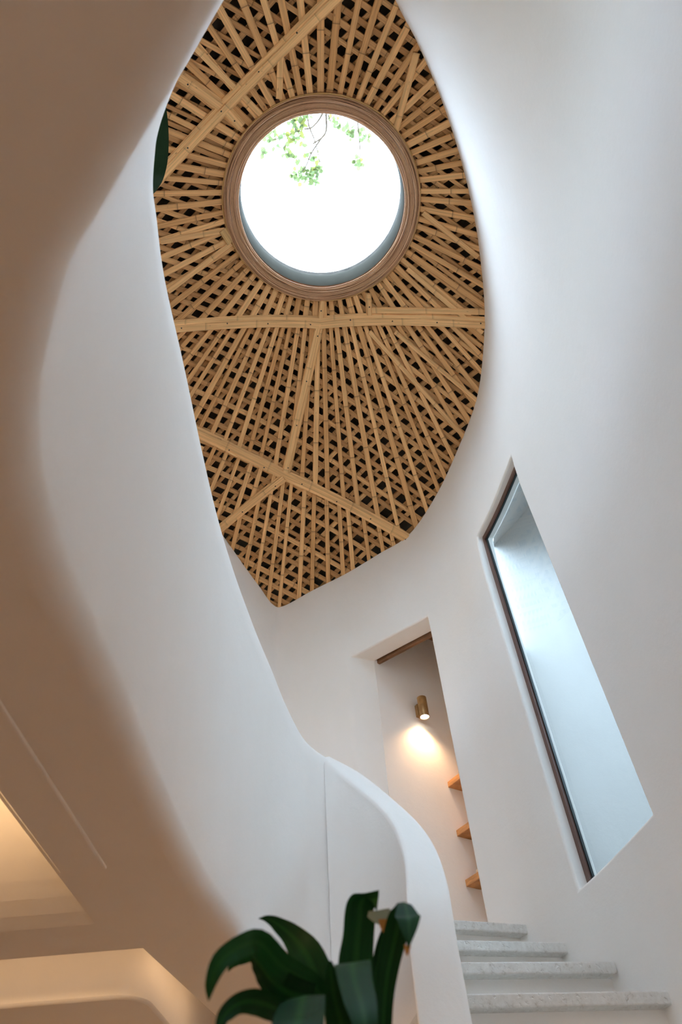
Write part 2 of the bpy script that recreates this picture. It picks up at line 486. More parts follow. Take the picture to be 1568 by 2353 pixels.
def build_parapet():
    n = 180
    m = len(BOT)
    V = []; rows = []
    arcs = 8
    band = []
    for i in range(n + 1):
        t = (m - 1) * i / n
        b = catmull(BOT, t); tp = catmull(TOP, t); zt = float(catmull([(z, 0) for z in ZT], t)[0])
        d = catmull(BOT, min(t + .1, m - 1)) - catmull(BOT, max(t - .1, 0)); d /= np.linalg.norm(d)
        nl = np.array([-d[1], d[0]])
        if i == 0: nl = np.array([0, -1.])
        fade = min(1, max(0, (m - 1 - t) / 1.5))
        far = min(1, max(0, (t - 8) / 4)); R_FOOT = .055 + .005 * far
        b = b - nl * (.016 + .004 * far) * fade
        row = []
        th = .12
        row.append((tp[0] + nl[0] * th, tp[1] + nl[1] * th, 1.15))
        row.append((tp[0] + nl[0] * th, tp[1] + nl[1] * th, zt - .015))
        row.append((tp[0] + nl[0] * (th - .015), tp[1] + nl[1] * (th - .015), zt))
        row.append((tp[0] + nl[0] * .018, tp[1] + nl[1] * .018, zt))
        row.append((tp[0] + nl[0] * .005, tp[1] + nl[1] * .005, zt - .006))
        row.append((tp[0], tp[1], zt - .02))
        for k in range(1, 13):
            f = k / 12; f2 = f
            z = (zt - .02) * (1 - f) + (Z_SOF + R_FOOT) * f
            row.append((tp[0] * (1 - f2) + b[0] * f2, tp[1] * (1 - f2) + b[1] * f2, z))
        for k in range(1, arcs + 1):
            a = .5 * math.pi * k / arcs
            o = R_FOOT * (1 - math.cos(a))
            row.append((b[0] + nl[0] * o, b[1] + nl[1] * o, Z_SOF + R_FOOT * (1 - math.sin(a))))
        rows.append(row); band.append(row[-1])
    w = len(rows[0])
    for r in rows: V += r
    Fc = [(i * w + k, (i + 1) * w + k, (i + 1) * w + k + 1, i * w + k + 1) for i in range(n) for k in range(w - 1)]
    o = mesh('wall_left', V, Fc, M_PLASTER, smooth=True)
    tag(o, 'sweeping white parapet wall of the stair void with rounded foot', kind='structure')
    # ceiling of the ground floor: band from the rounded foot outwards
    V = []; Fc = []
    for p in band:
        V.append(p)
        x, y = p[0], p[1]
        if y > .45:
            q = (-.80 + max(0, y - 2.2) * .065, y)
        else:
            f = (.45 - y) / 1.0
            f = max(0, min(1, f)); q = (-.80 + 2.4 * f ** 3, .45 - 1.4 * min(1, 1.6 * f))
        V.append((q[0], q[1], Z_SOF))
    n2 = len(band)
    Fc = [(2 * i, 2 * i + 1, 2 * i + 3, 2 * i + 2) for i in range(n2 - 1)]

    def quad(x0, x1, y0, y1, z):
        k = len(V); V.extend([(x0, y0, z), (x1, y0, z), (x1, y1, z), (x0, y1, z)]); Fc.append((k, k + 1, k + 2, k + 3))
    zz = Z_SOF + .0015
    quad(-.93, -.72, .5, 2.75, zz)
    quad(-.93, -.78, -2.9, .55, zz + .001)
    prof = [(-2.9, 1.17), (1.60, 1.17)] + [(1.60 + 1.0 * i / 12, 1.17 - .218 * (.5 - .5 * math.cos(math.pi * i / 12))) for i in range(1, 13)] + [(2.75, zz)]
    k = len(V)
    for y_, z_ in prof: V.extend([(-3.3, y_, z_), (-.90, y_, z_)])
    Fc.extend([(k + 2 * i, k + 2 * i + 1, k + 2 * i + 3, k + 2 * i + 2) for i in range(len(prof) - 1)])
    quad(-.9, 1.6, -2.9, -.62, zz)
    quad(-.93, -.35, -2.9, -.15, zz + .002)
    quad(-.93, -.62, -2.9, .47, zz + .003)
    # raised field beyond the far edge, with its risers
    k = len(V)
    V += [(-3.3, 2.75, zz), (-.83, 2.75, zz), (-.70, 3.72, zz), (-.62, 5.3, zz), (-3.3, 2.75, 1.15), (-.83, 2.75, 1.15), (-.70, 3.72, 1.15), (-.62, 5.3, 1.15), (-3.3, 5.3, 1.15)]
    Fc += [(k, k + 1, k + 5, k + 4), (k + 1, k + 2, k + 6, k + 5), (k + 2, k + 3, k + 7, k + 6), (k + 4, k + 5, k + 6, k + 7, k + 8)]
    k = len(V)
    V += [(-.83, 2.75, zz), (-.40, 2.75, zz), (-.10, 3.45, zz), (0.1, 5.3, zz), (-.62, 5.3, zz), (-.70, 3.72, zz)]
    Fc += [(k, k + 1, k + 2, k + 3, k + 4, k + 5)]
    o = mesh('ceiling', V, Fc, M_PLASTER, smooth=False)
    tag(o, 'low warm-lit plaster ceiling under the upper floor', kind='structure')
    # slab of the upper floor
    V = []; 
    poly = [(r[0][0], r[0][1]) for r in rows[::4]]
    poly = poly + [(-.196, 3.5), (-.6, 4.45), (-3.3, 4.45), (-3.3, -2.9), (1.5, -2.9)]
    v, f = prism(poly, 1.20, 1.275)
    o = mesh('floor', v, f, M_FLOOR, smooth=False)
    tag(o, 'upper floor slab behind the parapet', kind='structure')


build_parapet()

# dropped beam, rounded drop block
v, f = box(-.915, -.775, -2.8, 2.10, .943, 1.20)
o = mesh('trim_1', v, f, M_PLASTER, smooth=False); bevel(o, .006, 2); tag(o, 'plaster beam dropped below the low ceiling', kind='structure')
arc = [(-1.03 + .13 * math.cos(a), 3.21 - .13 * math.sin(a)) for a in np.linspace(math.pi / 2, 0, 9)]
poly = [(-3.3, 3.08)] + arc + [(-.84, 5.3), (-3.3, 5.3)]
v, f = prism(poly, .90, 1.16)
o = mesh('trim_2', v, f, M_PLASTER, smooth=True, sharp=math.radians(40)); fix_normals(o); bevel(o, .012, 2, 50)
tag(o, 'round-cornered plaster bulkhead under the far low ceiling', kind='structure')

# ground floor shell
v, f = box(-3.4, 1.6, -3.0, 5.4, -1.275, -1.175)
tag(mesh('floor', v, f, M_FLOOR, smooth=False), 'beige polished ground floor', kind='structure')
v, f = box(-3.45, -3.3, -3.0, 5.4, -1.175, 1.2)
tag(mesh('wall_west', v, f, M_PLASTER, smooth=False), 'lounge side wall', kind='structure')
V = []; Fc = []
for b in ((-3.4, .15, -3.05, -2.9, -1.175, 6.2), (1.1, 1.7, -3.05, -2.9, -1.175, 6.2), (.15, 1.1, -3.05, -2.9, -1.175, 6.2)):
    v, f = box(*b); k = len(V); V += v; Fc += [tuple(i + k for i in q) for q in f]
tag(mesh('wall_back', V, Fc, M_PLASTER, smooth=False), 'wall behind the viewer', kind='structure')
v, f = box(-3.4, 1.0, 5.2, 5.35, -1.175, 1.2)
tag(mesh('wall_far', v, f, M_PLASTER, smooth=False), 'far lounge wall', kind='structure')
v, f = box(.95, 1.1, 4.4, 5.3, -1.175, 1.2)
tag(mesh('wall_stairside', v, f, M_PLASTER, smooth=False), 'wall under the landing', kind='structure')

# upper floor west wall with a wide opening for daylight
OPEN_Y0, OPEN_Y1, OPEN_Z0, OPEN_Z1 = .6, 1.9, 1.8, 2.7
V = []; Fc = []
for b in ((-2.75, -2.6, -3.0, OPEN_Y0, 1.2, 5.4), (-2.75, -2.6, OPEN_Y1, 4.5, 1.2, 5.4), (-2.75, -2.6, OPEN_Y0, OPEN_Y1, 1.2, OPEN_Z0), (-2.75, -2.6, OPEN_Y0, OPEN_Y1, OPEN_Z1, 5.4)):
    v, f = box(*b); k = len(V); V += v; Fc += [tuple(i + k for i in q) for q in f]
tag(mesh('wall_upper', V, Fc, M_PLASTER, smooth=False), 'upper floor side wall with a wide opening', kind='structure')

# ------------------------------------------------------------------ corridor beyond the doorway
J = np.array([.176, 4.453]); D = np.array([.82, .572]); D /= np.linalg.norm(D); DN = np.array([D[1], -D[0]])   # DN points into the corridor
E1 = J + D * 1.30; E2 = E1 + np.array([.20, -.12]); E3 = np.array([.66, 4.12])


def wall_seg(a, b, z0, z1, th=.08, out=1):
    d = (b - a) / np.linalg.norm(b - a); n = np.array([-d[1], d[0]]) * th * out
    return prism([tuple(a), tuple(b), tuple(b + n), tuple(a + n)], z0, z1)


v, f = wall_seg(J - D * .018, E1, 1.2, 4.05); v2, f2 = wall_seg(J - D * .13, J, 3.45, 4.05); f = f + [tuple(i + len(v) for i in q) for q in f2]; v = v + v2; o = mesh('wall_corridor', v, f, M_PLASTER, smooth=False); fix_normals(o); tag(o, 'warm lit corridor wall beyond the doorway', kind='structure')
v, f = wall_seg(E1, E2, 1.2, 4.05); o = mesh('wall_corridor_end', v, f, M_PLASTER, smooth=False); fix_normals(o); tag(o, 'end wall of the corridor', kind='structure')
v, f = wall_seg(E2, E3, 1.2, 4.05); o = mesh('wall_corridor_side', v, f, M_PLASTER, smooth=False); fix_normals(o); tag(o, 'near side wall of the corridor', kind='structure')
v, f = prism([(-.1, 4.35), (.62, 3.9), tuple(E3), tuple(E2), tuple(E1), tuple(J)], 1.2, 1.272); o = mesh('floor', v, f, M_STONE, smooth=False); fix_normals(o); tag(o, 'stone corridor floor beyond the doorway', kind='structure')
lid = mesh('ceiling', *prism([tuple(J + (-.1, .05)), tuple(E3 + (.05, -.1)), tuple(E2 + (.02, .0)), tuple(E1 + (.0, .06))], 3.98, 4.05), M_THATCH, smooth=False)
fix_normals(lid); tag(lid, 'dark thatch ceiling over the corridor with bamboo poles', kind='structure')
for o_, u_a, u_b in ((.015, .10, 1.26), (.06, .12, 1.27), (.105, .14, 1.28), (.15, .16, 1.28), (.20, .18, 1.28), (.27, .20, 1.15), (.34, .21, .90), (.41, .22, .62)):
    a = J + D * u_a + DN * o_; b = J + D * u_b + DN * o_
    vv, ff = tube([(a[0], a[1], 3.90 + .02 * (o_ > .02)), (b[0], b[1], 3.86 + .02 * (o_ > .02))], .018, 8)
    mesh('bamboo_pole', vv, ff, M_DARKWOOD, lid)
# wood lintel strip behind the head of the doorway
p0 = np.array([.182, 4.455]); p1 = np.array([.70, 4.098]); d = (p1 - p0) / np.linalg.norm(p1 - p0); n = np.array([-d[1], d[0]])
n = n if n[1] > 0 else -n
v, f = prism([tuple(p0), tuple(p1), tuple(p1 + n * .028), tuple(p0 + n * .028)], 3.412, 3.45)
o = mesh('trim_3', v, f, M_DARKWOOD, smooth=False); fix_normals(o); bevel(o, .004, 2); tag(o, 'dark wooden lintel strip at the doorway head', kind='structure')

# ------------------------------------------------------------------ slot window
def win_frame():
    dep = .055; fw = .028; fd = .026
    zs0, zs1 = WIN_Z0, WIN_Z1
    tl, tr = WIN_T1, WIN_T0
    zm = 2.3
    N = 14
    tt = [tr + (tl - tr) * i / N for i in range(N + 1)]
    root = None

    def P(t, dd, z):
        p = wall(t, min(z, 3.2)) + wall_n(t, 2.0) * dd
        return (p[0], p[1], z)
    # horizontal members follow the curve; verticals are straight bars
    def rail(z0, z1, d0, d1, ta, tb, n):
        V = []; Fc = []
        for i in range(n + 1):
            t = ta + (tb - ta) * i / n
            V += [P(t, d0, z0), P(t, d0, z1), P(t, d1, z1), P(t, d1, z0)]
        for i in range(n):
            for k in range(4):
                a = 4 * i + k; b = 4 * i + (k + 1) % 4
                Fc.append((a, b, b + 4, a + 4))
        Fc += [(0, 1, 2, 3), (4 * n, 4 * n + 3, 4 * n + 2, 4 * n + 1)]
        return V, Fc
    wt = .028 / .31    # frame width in wall parameter units
    e = .003
    v, f = rail(zs0, zs1, dep, dep + fd, tl - wt, tl - e, 1)
    root = mesh('window_1', v, f, M_FRAME, smooth=False); fix_normals(root)
    tag(root, 'tall narrow slot window in brown metal frame in the curved wall', kind='structure')
    def part(nm, vf, m):
        q = mesh(nm, vf[0], vf[1], m, root, smooth=False); fix_normals(q); return q
    part('frame_jamb', rail(zs0, zs1, dep, dep + fd, tr + e, tr + wt, 1), M_FRAME)
    part('frame_head', rail(zs1 - .03, zs1 - .002, dep, dep + fd, tr + wt, tl - wt, N), M_FRAME)
    part('frame_sill', rail(zs0 + .002, zs0 + .03, dep, dep + fd, tr + wt, tl - wt, N), M_FRAME)
    g = .008 / .31
    part('gasket', rail(zs0 + .03, zs1 - .03, dep + .012, dep + .024, tl - wt - g, tl - wt, 1), M_GASKET)
    part('gasket', rail(zs1 - .038, zs1 - .03, dep + .012, dep + .024, tr + wt, tl - wt - g, N), M_GASKET)
    V = []; Fc = []
    for i in range(N + 1):
        t = tr + wt + (tl - wt - tr - wt) * i / N
        V += [P(t, dep + .018, zs0 + .03), P(t, dep + .018, zs1 - .03)]
    Fc = [(2 * i, 2 * i + 2, 2 * i + 3, 2 * i + 1) for i in range(N)]
    part('pane', (V, Fc), M_GLASS)


win_frame()

# ------------------------------------------------------------------ outside: white wall across a narrow gap, added shading slab, ground
ew = [np.array(p) for p in ((1.9, .70), (2.5, .80), (2.75, 1.2), (2.8, 2.2), (2.8, 3.4), (2.75, 4.4), (2.5, 4.9), (1.9, 5.08), (1.5, 5.15), (1.05, 5.4))]
V = []; Fc = []
NW = 60
for i in range(NW + 1):
    t = (len(ew) - 1) * i / NW
    p = catmull(ew, t); d = catmull(ew, min(t + .1, len(ew) - 1)) - catmull(ew, max(t - .1, 0)); d /= np.linalg.norm(d)
    q = p + np.array([d[1], -d[0]]) * .18
    for c, z in ((p, -1.2), (p, 3.1), (p, 3.65), (p, 6.8), (q, 6.8), (q, 3.65), (q, 3.1), (q, -1.2)):
        V.append((c[0], c[1], z))
for i in range(NW):
    slot = V[8 * i][0] > 2.70 and V[8 * i + 8][0] > 2.70  # slot in the added side screen lets sky light reach the parapet
    for k in range(7):
        if slot and k in (1, 5): continue
        Fc.append((8 * i + k, 8 * i + 8 + k, 8 * i + 9 + k, 8 * i + 1 + k))
    if slot:
        for a, b in ((1, 6), (2, 5)): Fc.append((8 * i + a, 8 * i + 8 + a, 8 * i + 8 + b, 8 * i + b))
o = mesh('wall_outside', V, Fc, M_EXT, smooth=True, sharp=math.radians(40)); fix_normals(o)
tag(o, 'white outside wall seen through the slot window, with an added light-screening side', kind='structure')
v, f = box(1.55, 3.1, .6, 5.5, 6.8, 6.9)  # slab added to dim the daylight behind the slot window
for q in (0, 2): v[q] = (v[q][0], v[q][1], 5.3)
for q in (4, 6): v[q] = (v[q][0], v[q][1], 5.4)
tag(mesh('shade_slab', v, f, M_EXT, smooth=False), 'sloping slab added over the outside gap to cut sky light', kind='structure')
v, f = box(-30, 30, -30, 30, -1.45, -1.3)
tag(mesh('ground', v, f, M_GROUND, smooth=False), 'garden ground outside', kind='structure')

# ------------------------------------------------------------------ bamboo ceiling
EDGE = []
for i in range(0, 281):
    t = 1.0 + (25.6 - 1.0) * i / 280
    p = catmull(UP, t); a = catmull(UP, t - .05); b = catmull(UP, t + .05); d = (b - a) / np.linalg.norm(b - a)
    EDGE.append((p[0] + d[1] * .06, p[1] - d[0] * .06))
EDGE += [(-1.65, 3.0), (-1.75, 1.5), (-1.6, .2), (-1.1, -.55)]
EDGE_A = np.array(EDGE)


def inside(x, y):
    xs, ys = EDGE_A[:, 0], EDGE_A[:, 1]; xn, yn = np.roll(xs, -1), np.roll(ys, -1)
    c = ((ys > y) != (yn > y))
    xi = (xn - xs) * (y - ys) / np.where(yn == ys, 1e-9, yn - ys) + xs
    return bool(np.sum(c & (x < xi)) % 2)


# backing: thatch cone, overhanging as eaves
V = []; Fc = []
rmx = []
for k in range(96):
    w = 2 * math.pi * k / 96; c, s_ = math.cos(w), math.sin(w); r = .8
    while r < 3.3 and inside(CX + r * c, CY + r * s_): r += .03
    rmx.append(r + .55 if c > -.1 else 5.4)
NS, rad = 96, [RR - .11, 1.0, 1.6, 2.3, 3.0, 5.6]
for k in range(NS):
    w = 2 * math.pi * k / NS
    c, s = math.cos(w), math.sin(w)
    for top in (0, 1):
        for r in rad:
            rmax = rmx[k]
            rr = min(r, rmax)
            V.append((CX + rr * c, CY + rr * s, ZR - SL * (rr - RR) + .085 + top * .14))
nr = len(rad)
for k in range(NS):
    a = k * 2 * nr; b = ((k + 1) % NS) * 2 * nr
    for i in range(nr - 1):
        Fc.append((a + i, a + i + 1, b + i + 1, b + i))
        Fc.append((a + nr + i, b + nr + i, b + nr + i + 1, a + nr + i + 1))
    Fc.append((a, b, b + nr, a + nr)); Fc.append((a + nr - 1, a + 2 * nr - 1, b + 2 * nr - 1, b + nr - 1))
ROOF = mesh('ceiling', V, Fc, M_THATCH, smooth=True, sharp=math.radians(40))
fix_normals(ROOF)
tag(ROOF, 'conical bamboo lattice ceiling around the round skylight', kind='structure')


def strip(name, path, width, thick, off, mat, parent=ROOF, side=0.0, taper=1.0, close=True):
    """a split-bamboo lath under the roof surface: path in plan (absolute), off = height above the roof surface, side = sideways shift"""
    n = len(path)
    V = []; U = []; Fc = []
    L = 0
    for i in range(n):
        p = np.array(path[i], float)
        d = np.array(path[min(i + 1, n - 1)], float) - np.array(path[max(i - 1, 0)], float); d /= max(1e-9, np.linalg.norm(d))
        s = np.array([-d[1], d[0]])
        if i: L += np.linalg.norm(p - np.array(path[i - 1]))
        w = width * (1 + (taper - 1) * i / (n - 1))
        for q, h in ((-.5, 0), (-.40, -thick), (.40, -thick), (.5, 0)):
            a = p + s * (w * q + side)
            V.append((a[0], a[1], cone(p[0], p[1]) + (cone(a[0], a[1]) - cone(p[0], p[1])) + off + h)); U.append((L, w * q + 1))
    for i in range(n - 1):
        a = 4 * i; b = a + 4
        for k in range(3): Fc.append((a + k, a + k + 1, b + k + 1, b + k))
        Fc.append((a + 3, a, b, b + 3))
    Fc += [(0, 3, 2, 1), (4 * n - 4, 4 * n - 3, 4 * n - 2, 4 * n - 1)]
    return mesh(name, V, Fc, mat, parent, smooth=False, uvs=U)


def rel(p): return (CX + p[0], CY + p[1])


# lattice: two crossing layers of laths above the radial ones
def lattice(ang, off, pitch, width):
    a = math.radians(ang); d = np.array([math.cos(a), math.sin(a)]); s = np.array([-d[1], d[0]])
    c0 = np.array([CX, CY]); k = -60
    q = -4.6
    while q < 4.6:
        q += pitch * random.uniform(.9, 1.1)
        run = []; runs = []
        jit = random.uniform(-.012, .012)
        for u in np.arange(-4.6, 4.6, .05):
            p = c0 + s * (q + jit * u) + d * u
            ok = inside(p[0], p[1]) and np.hypot(p[0] - CX, p[1] - CY) > RR - .03
            if ok: run.append(p)
            elif run: runs.append(run); run = []
        if run: runs.append(run)
        for r in runs:
            if len(r) < 3: continue
            pts = r[::5]
            if len(r) - 1 - (len(pts) - 1) * 5 > 0: pts = pts + [r[-1]]
            w = width * random.uniform(.85, 1.12)
            strip('lattice_strip', pts, w, .010, off + random.uniform(-.002, .002), M_LATT, taper=random.uniform(.92, 1.08))


lattice(34, .024, .078, .036)
lattice(-38, .044, .086, .036)

# seam lines in plan, relative to the skylight centre
H_LINE = [(-1.22, .68), (-.60, .785), (-.09, .868), (.55, .862), (1.2, .845)]
D_LINE = [(-1.25, 1.41), (-.85, 1.70), (-.49, 1.94), (.02, 2.23), (.58, 2.56)]
V_LINE = [(-.09, .87), (-.28, 1.38), (-.475, 1.91)]
L_LINE = [(-.50, 1.955), (-.80, 2.11), (-1.12, 2.28)]


def line_y(line, x):
    for a, b in zip(line[:-1], line[1:]):
        if a[0] <= x <= b[0]: return a[1] + (b[1] - a[1]) * (x - a[0]) / (b[0] - a[0])
    return None


def zone(x, y):
    """which panel of laths a plan point (relative) belongs to"""
    h = line_y(H_LINE, x)
    if y < (h if h is not None else (.67 if x < 0 else .845)): return 1
    dy = line_y(D_LINE, x)
    if dy is None: dy = 1.41 + (x + 1.25) * .7 if x < 0 else 9
    if y < dy: return 2
    ly = line_y(L_LINE[::-1], x)
    if ly is not None and y < ly: return 3
    return 4


def radial(z, angs, width, aim=(0, 0), r0=RR - .02):
    for an in angs:
        an += random.uniform(-.009, .009)
        c, s = math.cos(an), math.sin(an)
        seg = []
        for r in np.arange(r0, 4.2, .03):
            x, y = aim[0] + r * c, aim[1] + r * s
            if zone(x, y) == z and inside(CX + x, CY + y) and math.hypot(x, y) > RR - .03: seg.append((x, y))
            elif seg: break
        if len(seg) < 4: continue
        w = width * random.uniform(.86, 1.12)
        strip('bamboo_strip', [rel(seg[0]), rel(seg[len(seg) // 2]), rel(seg[-1])], w, .010, random.uniform(-.002, .004), M_STRIP,
              side=0, taper=random.uniform(.95, 1.12))


radial(1, [2 * math.pi * k / 70 + .02 for k in range(70)], .043)
radial(2, list(np.arange(math.radians(30), math.radians(156), math.radians(3.35))), .039)
radial(3, list(np.arange(math.radians(98), math.radians(135), math.radians(2.7))), .037, aim=(.25, -.2))
radial(4, list(np.arange(math.radians(74), math.radians(128), math.radians(2.55))), .036)
# a few laths laid across the others
for a, b, w in (((.66, -.93), (.545, -.45), .046), ((-.18, -1.02), (-.23, -.71), .045), ((-1.17, .08), (-.735, .11), .045), ((-1.19, .43), (-.70, .21), .042), ((.74, .10), (1.12, .38), .042), ((.62, .50), (1.16, .92), .04), ((.30, .95), (1.05, 1.75), .036), ((.5, .95), (1.15, 1.45), .036), ((-.36, -.62), (-.80, -1.2), .04)):
    pa, pb = np.array(a), np.array(b)
    strip('bamboo_strip', [rel(pa), rel((pa + pb) / 2), rel(pb)], w, .010, -.013, M_BATTEN)


def screws(line, off, mat, parent, every=.33):
    V = []; Fc = []
    pts = [np.array(p) for p in line]; acc = .08
    for a, b in zip(pts[:-1], pts[1:]):
        L = np.linalg.norm(b - a)
        while acc < L:
            p = a + (b - a) * acc / L + np.random.RandomState(int(acc * 1000)).uniform(-.012, .012, 2)
            x, y = rel(p); z = cone(x, y) + off
            k = len(V)
            for j in range(8): V.append((x + .0055 * math.cos(j * .785), y + .0055 * math.sin(j * .785), z))
            for j in range(8): V.append((x + .0055 * math.cos(j * .785), y + .0055 * math.sin(j * .785), z + .01))
            Fc.append(tuple(range(k, k + 8)))
            for j in range(8): Fc.append((k + j, k + 8 + j, k + 8 + (j + 1) % 8, k + (j + 1) % 8))
            acc += every
        acc -= L
    if V:
        o = mesh('screw_head', V, Fc, M_GASKET, parent, smooth=False); o['kind'] = 'stuff'


def dense(line, n=12):
    out = []
    m = len(line) - 1
    for i in range(m):
        for k in range(n):
            f = k / n; out.append((line[i][0] * (1 - f) + line[i + 1][0] * f, line[i][1] * (1 - f) + line[i + 1][1] * f))
    return out + [line[-1]]


def batten(line, w0, w1, side=0.0):
    ln = dense(line, 5)
    b = strip('seam_batten', [rel(p) for p in ln], w0, .016, -.011, M_BATTEN)
    strip('cover_slat', [rel(p) for p in ln], w1, .010, -.028, M_BATTEN, parent=b, side=side)
    screws(ln, -.0405, M_GASKET, b)
    return b


batten(H_LINE, .088, .054, .012)
batten(D_LINE, .080, .048, -.012)
batten(V_LINE, .076, .046, .010)
batten(L_LINE, .070, .042, .010)
batten([(-1.20, -.26), (-.80, -.55), (-.40, -.84), (.25, -1.31)], .088, .052, .012)
batten([(-.05, .70), (-.08, .83)], .05, .034)
batten([(.31, .68), (.31, .83)], .05, .034)
batten([(-.585, -.69), (-.505, -.565)], .075, .05)
batten([(-.84, -.93), (-.72, -.82), (-.61, -.71)], .08, .05)
strip('seam_batten', [rel((.33, .80)), rel((.75, .79)), rel((1.2, .765))], .045, .014, -.012, M_BATTEN)
strip('seam_batten', [rel((-.745, .10)), rel((-.70, .20))], .06, .012, -.022, M_RATTAN_RIM)

# ------------------------------------------------------------------ round skylight: rattan hoop, curb, glass
SKY = mesh('window_2', *revolve([(.612, ZR + .0), (.625, ZR + .01), (.625, ZR + .22), (.605, ZR + .22), (.600, ZR + .19), (.603, ZR + .02), (.612, ZR + .0)], CX, CY, 96), M_CURB, smooth=True, sharp=math.radians(40))
fix_normals(SKY)
tag(SKY, 'round skylight with a rattan hoop surround in the bamboo ceiling', kind='structure')
# unseen flared thatch baffle, added outside the glass to block low sky light
V, Fc = revolve([(.64, ZR + .19), (.95, ZR + .66), (1.05, ZR + .70), (1.20, ZR + .60), (1.45, ZR - .20), (.80, ZR + .12), (.64, ZR + .19)], CX, CY, 64)
o = mesh('sky_baffle', V, Fc, M_THATCH, SKY, smooth=True, sharp=math.radians(40)); fix_normals(o)
NROD = 15
for k in range(NROD):
    u = k / (NROD - 1)
    r = .608 + .112 * u
    z = ZR - .012 - .045 * math.sin(math.pi * (.12 + .80 * u))
    R0 = .0037 if k < NROD - 1 else .0065
    V = []; U = []; Fc = []
    n, sg = 96, 6
    ph = random.random() * 6
    for i in range(n):
        w = 2 * math.pi * i / n
        dr = .0016 * math.sin(3 * w + ph) + .0010 * math.sin(11 * w + ph * 2)
        for j in range(sg):
            q = 2 * math.pi * j / sg
            V.append((CX + (r + dr + R0 * math.cos(q)) * math.cos(w), CY + (r + dr + R0 * math.cos(q)) * math.sin(w), z + R0 * math.sin(q) + .002 * math.sin(5 * w + ph)))
            U.append((w * r, j * .01))
    for i in range(n):
        for j in range(sg):
            a = i * sg + j; b = i * sg + (j + 1) % sg; c = ((i + 1) % n) * sg + (j + 1) % sg; d = ((i + 1) % n) * sg + j
            Fc.append((a, b, c, d))
    o = mesh('rattan_rod', V, Fc, M_RATTAN if k < NROD - 1 else M_RATTAN_RIM, SKY, uvs=U)
V, Fc = revolve([(.605, ZR + .0), (.66, ZR - .015), (.74, ZR + .0), (.74, ZR + .02), (.605, ZR + .02)], CX, CY, 96)
mesh('hoop_core', V, Fc, M_DARKWOOD, SKY, uvs=[(i * .01, 0) for i in range(len(V))])
V = [(CX + .604 * math.cos(2 * math.pi * k / 96), CY + .604 * math.sin(2 * math.pi * k / 96), ZR + .185) for k in range(96)]
mesh('pane', V, [tuple(range(96))], M_SKYGLASS, SKY, smooth=False)

# ------------------------------------------------------------------ staircase
STAIR = empty('staircase', (.65, 3.0, -1.175), 'curved plaster staircase with pitted stone treads climbing to the doorway', 'staircase')
RISE = .175
lefts = [(.314, 2.811), (.339, 3.076), (.368, 3.383), (.396, 3.658)]
rights = [(1.013, 2.955), (.928, 3.212), (.839, 3.515), (.740, 3.787)]
lefts = [(.28, 2.27), (.295, 2.54)] + lefts
rights = [(1.14, 2.38), (1.08, 2.67)] + rights
for i in range(len(lefts)):
    z = .748 + RISE * (i - 2)
    l = np.array(lefts[i]); r = np.array(rights[i]); d = (r - l) / np.linalg.norm(r - l); bk = np.array([-d[1], d[0]])
    l2 = l - d * .16; r2 = r + d * .0
    dep = .34 if i < len(lefts) - 1 else .42
    rb = r2 + bk * dep - d * (.10 if i < len(lefts) - 1 else .16)
    v, f = prism([tuple(l2), tuple(r2), tuple(rb), tuple(l2 + bk * dep)], z - .042, z)
    o = mesh('stone_tread', v, f, M_STONE, STAIR, smooth=False); fix_normals(o); bevel(o, .005, 2)
    a = l2 + bk * .060; b = r2 + bk * .060 + d * .06
    v, f = prism([tuple(a), tuple(b), tuple(b + bk * .30 - d * .09), tuple(a + bk * .32)], -1.175 if i < 2 else z - .36, z - .042)
    o = mesh('riser', v, f, M_PLASTER, STAIR, smooth=False); fix_normals(o)
v, f = prism([(.22, 3.95), (.66, 3.86), (.56, 4.08), (0, 4.35), (-.35, 4.45), (-.5, 4.3), (-.15, 3.48), (.05, 3.50), (.2, 3.6)], 1.12, 1.270)
o = mesh('landing', v, f, M_STONE, STAIR, smooth=False); fix_normals(o)

LA = [(-.196, 3.364, 2.0), (-.078, 3.349, 1.859), (.043, 3.25, 1.682), (.109, 3.098, 1.496), (.132, 2.897, 1.271), (.117, 2.697, 1.044), (.106, 2.618, .876), (.108, 2.585, .55), (.110, 2.575, .1), (.110, 2.57, -1.175)]
RA = [(-.168, 3.496, 2.081), (-.009, 3.48, 1.963), (.133, 3.377, 1.763), (.236, 3.231, 1.56), (.285, 3.087, 1.379), (.296, 2.935, 1.189), (.281, 2.786, .991), (.280, 2.715, .70), (.284, 2.685, .3), (.285, 2.67, -1.175)]
n = 60
rows = []
for i in range(n + 1):
    t = 9 * i / n
    a = catmull(LA, t); b = catmull(RA, t)
    rd = .030
    c = b - a; cl = np.linalg.norm(c); u = c / cl
    row = [(a[0], a[1], -1.175), (a[0], a[1], min(a[2], max(-1.175, a[2] - .5))), (a[0], a[1], max(-1.175, a[2] - rd))]
    tan = catmull(LA, min(t + .1, 9)) - catmull(LA, max(t - .1, 0)); tan /= np.linalg.norm(tan)
    for q in (.35, .75):
        row.append(tuple(a + u * rd * q * .7 + np.array([0, 0, -rd * (1 - q) * .55])))
    row.append(tuple(a + u * rd * 1.3))
    row.append(tuple(a * .5 + b * .5))
    row.append(tuple(b - u * rd * 1.0))
    row.append(tuple(b - u * rd * .35 + np.array([0, 0, -rd * .12])))
    row += [(b[0], b[1], max(-1.175, b[2] - rd)), (b[0], b[1], min(b[2], max(-1.175, b[2] - .5))), (b[0], b[1], -1.175)]
    rows.append(row)
w = len(rows[0])
V = [p for r in rows for p in r]
Fc = [(i * w + k, (i + 1) * w + k, (i + 1) * w + k + 1, i * w + k + 1) for i in range(n) for k in range(w - 1)]
o = mesh('balustrade_wall', V, Fc, M_PLASTER, STAIR, smooth=True)
fix_normals(o)
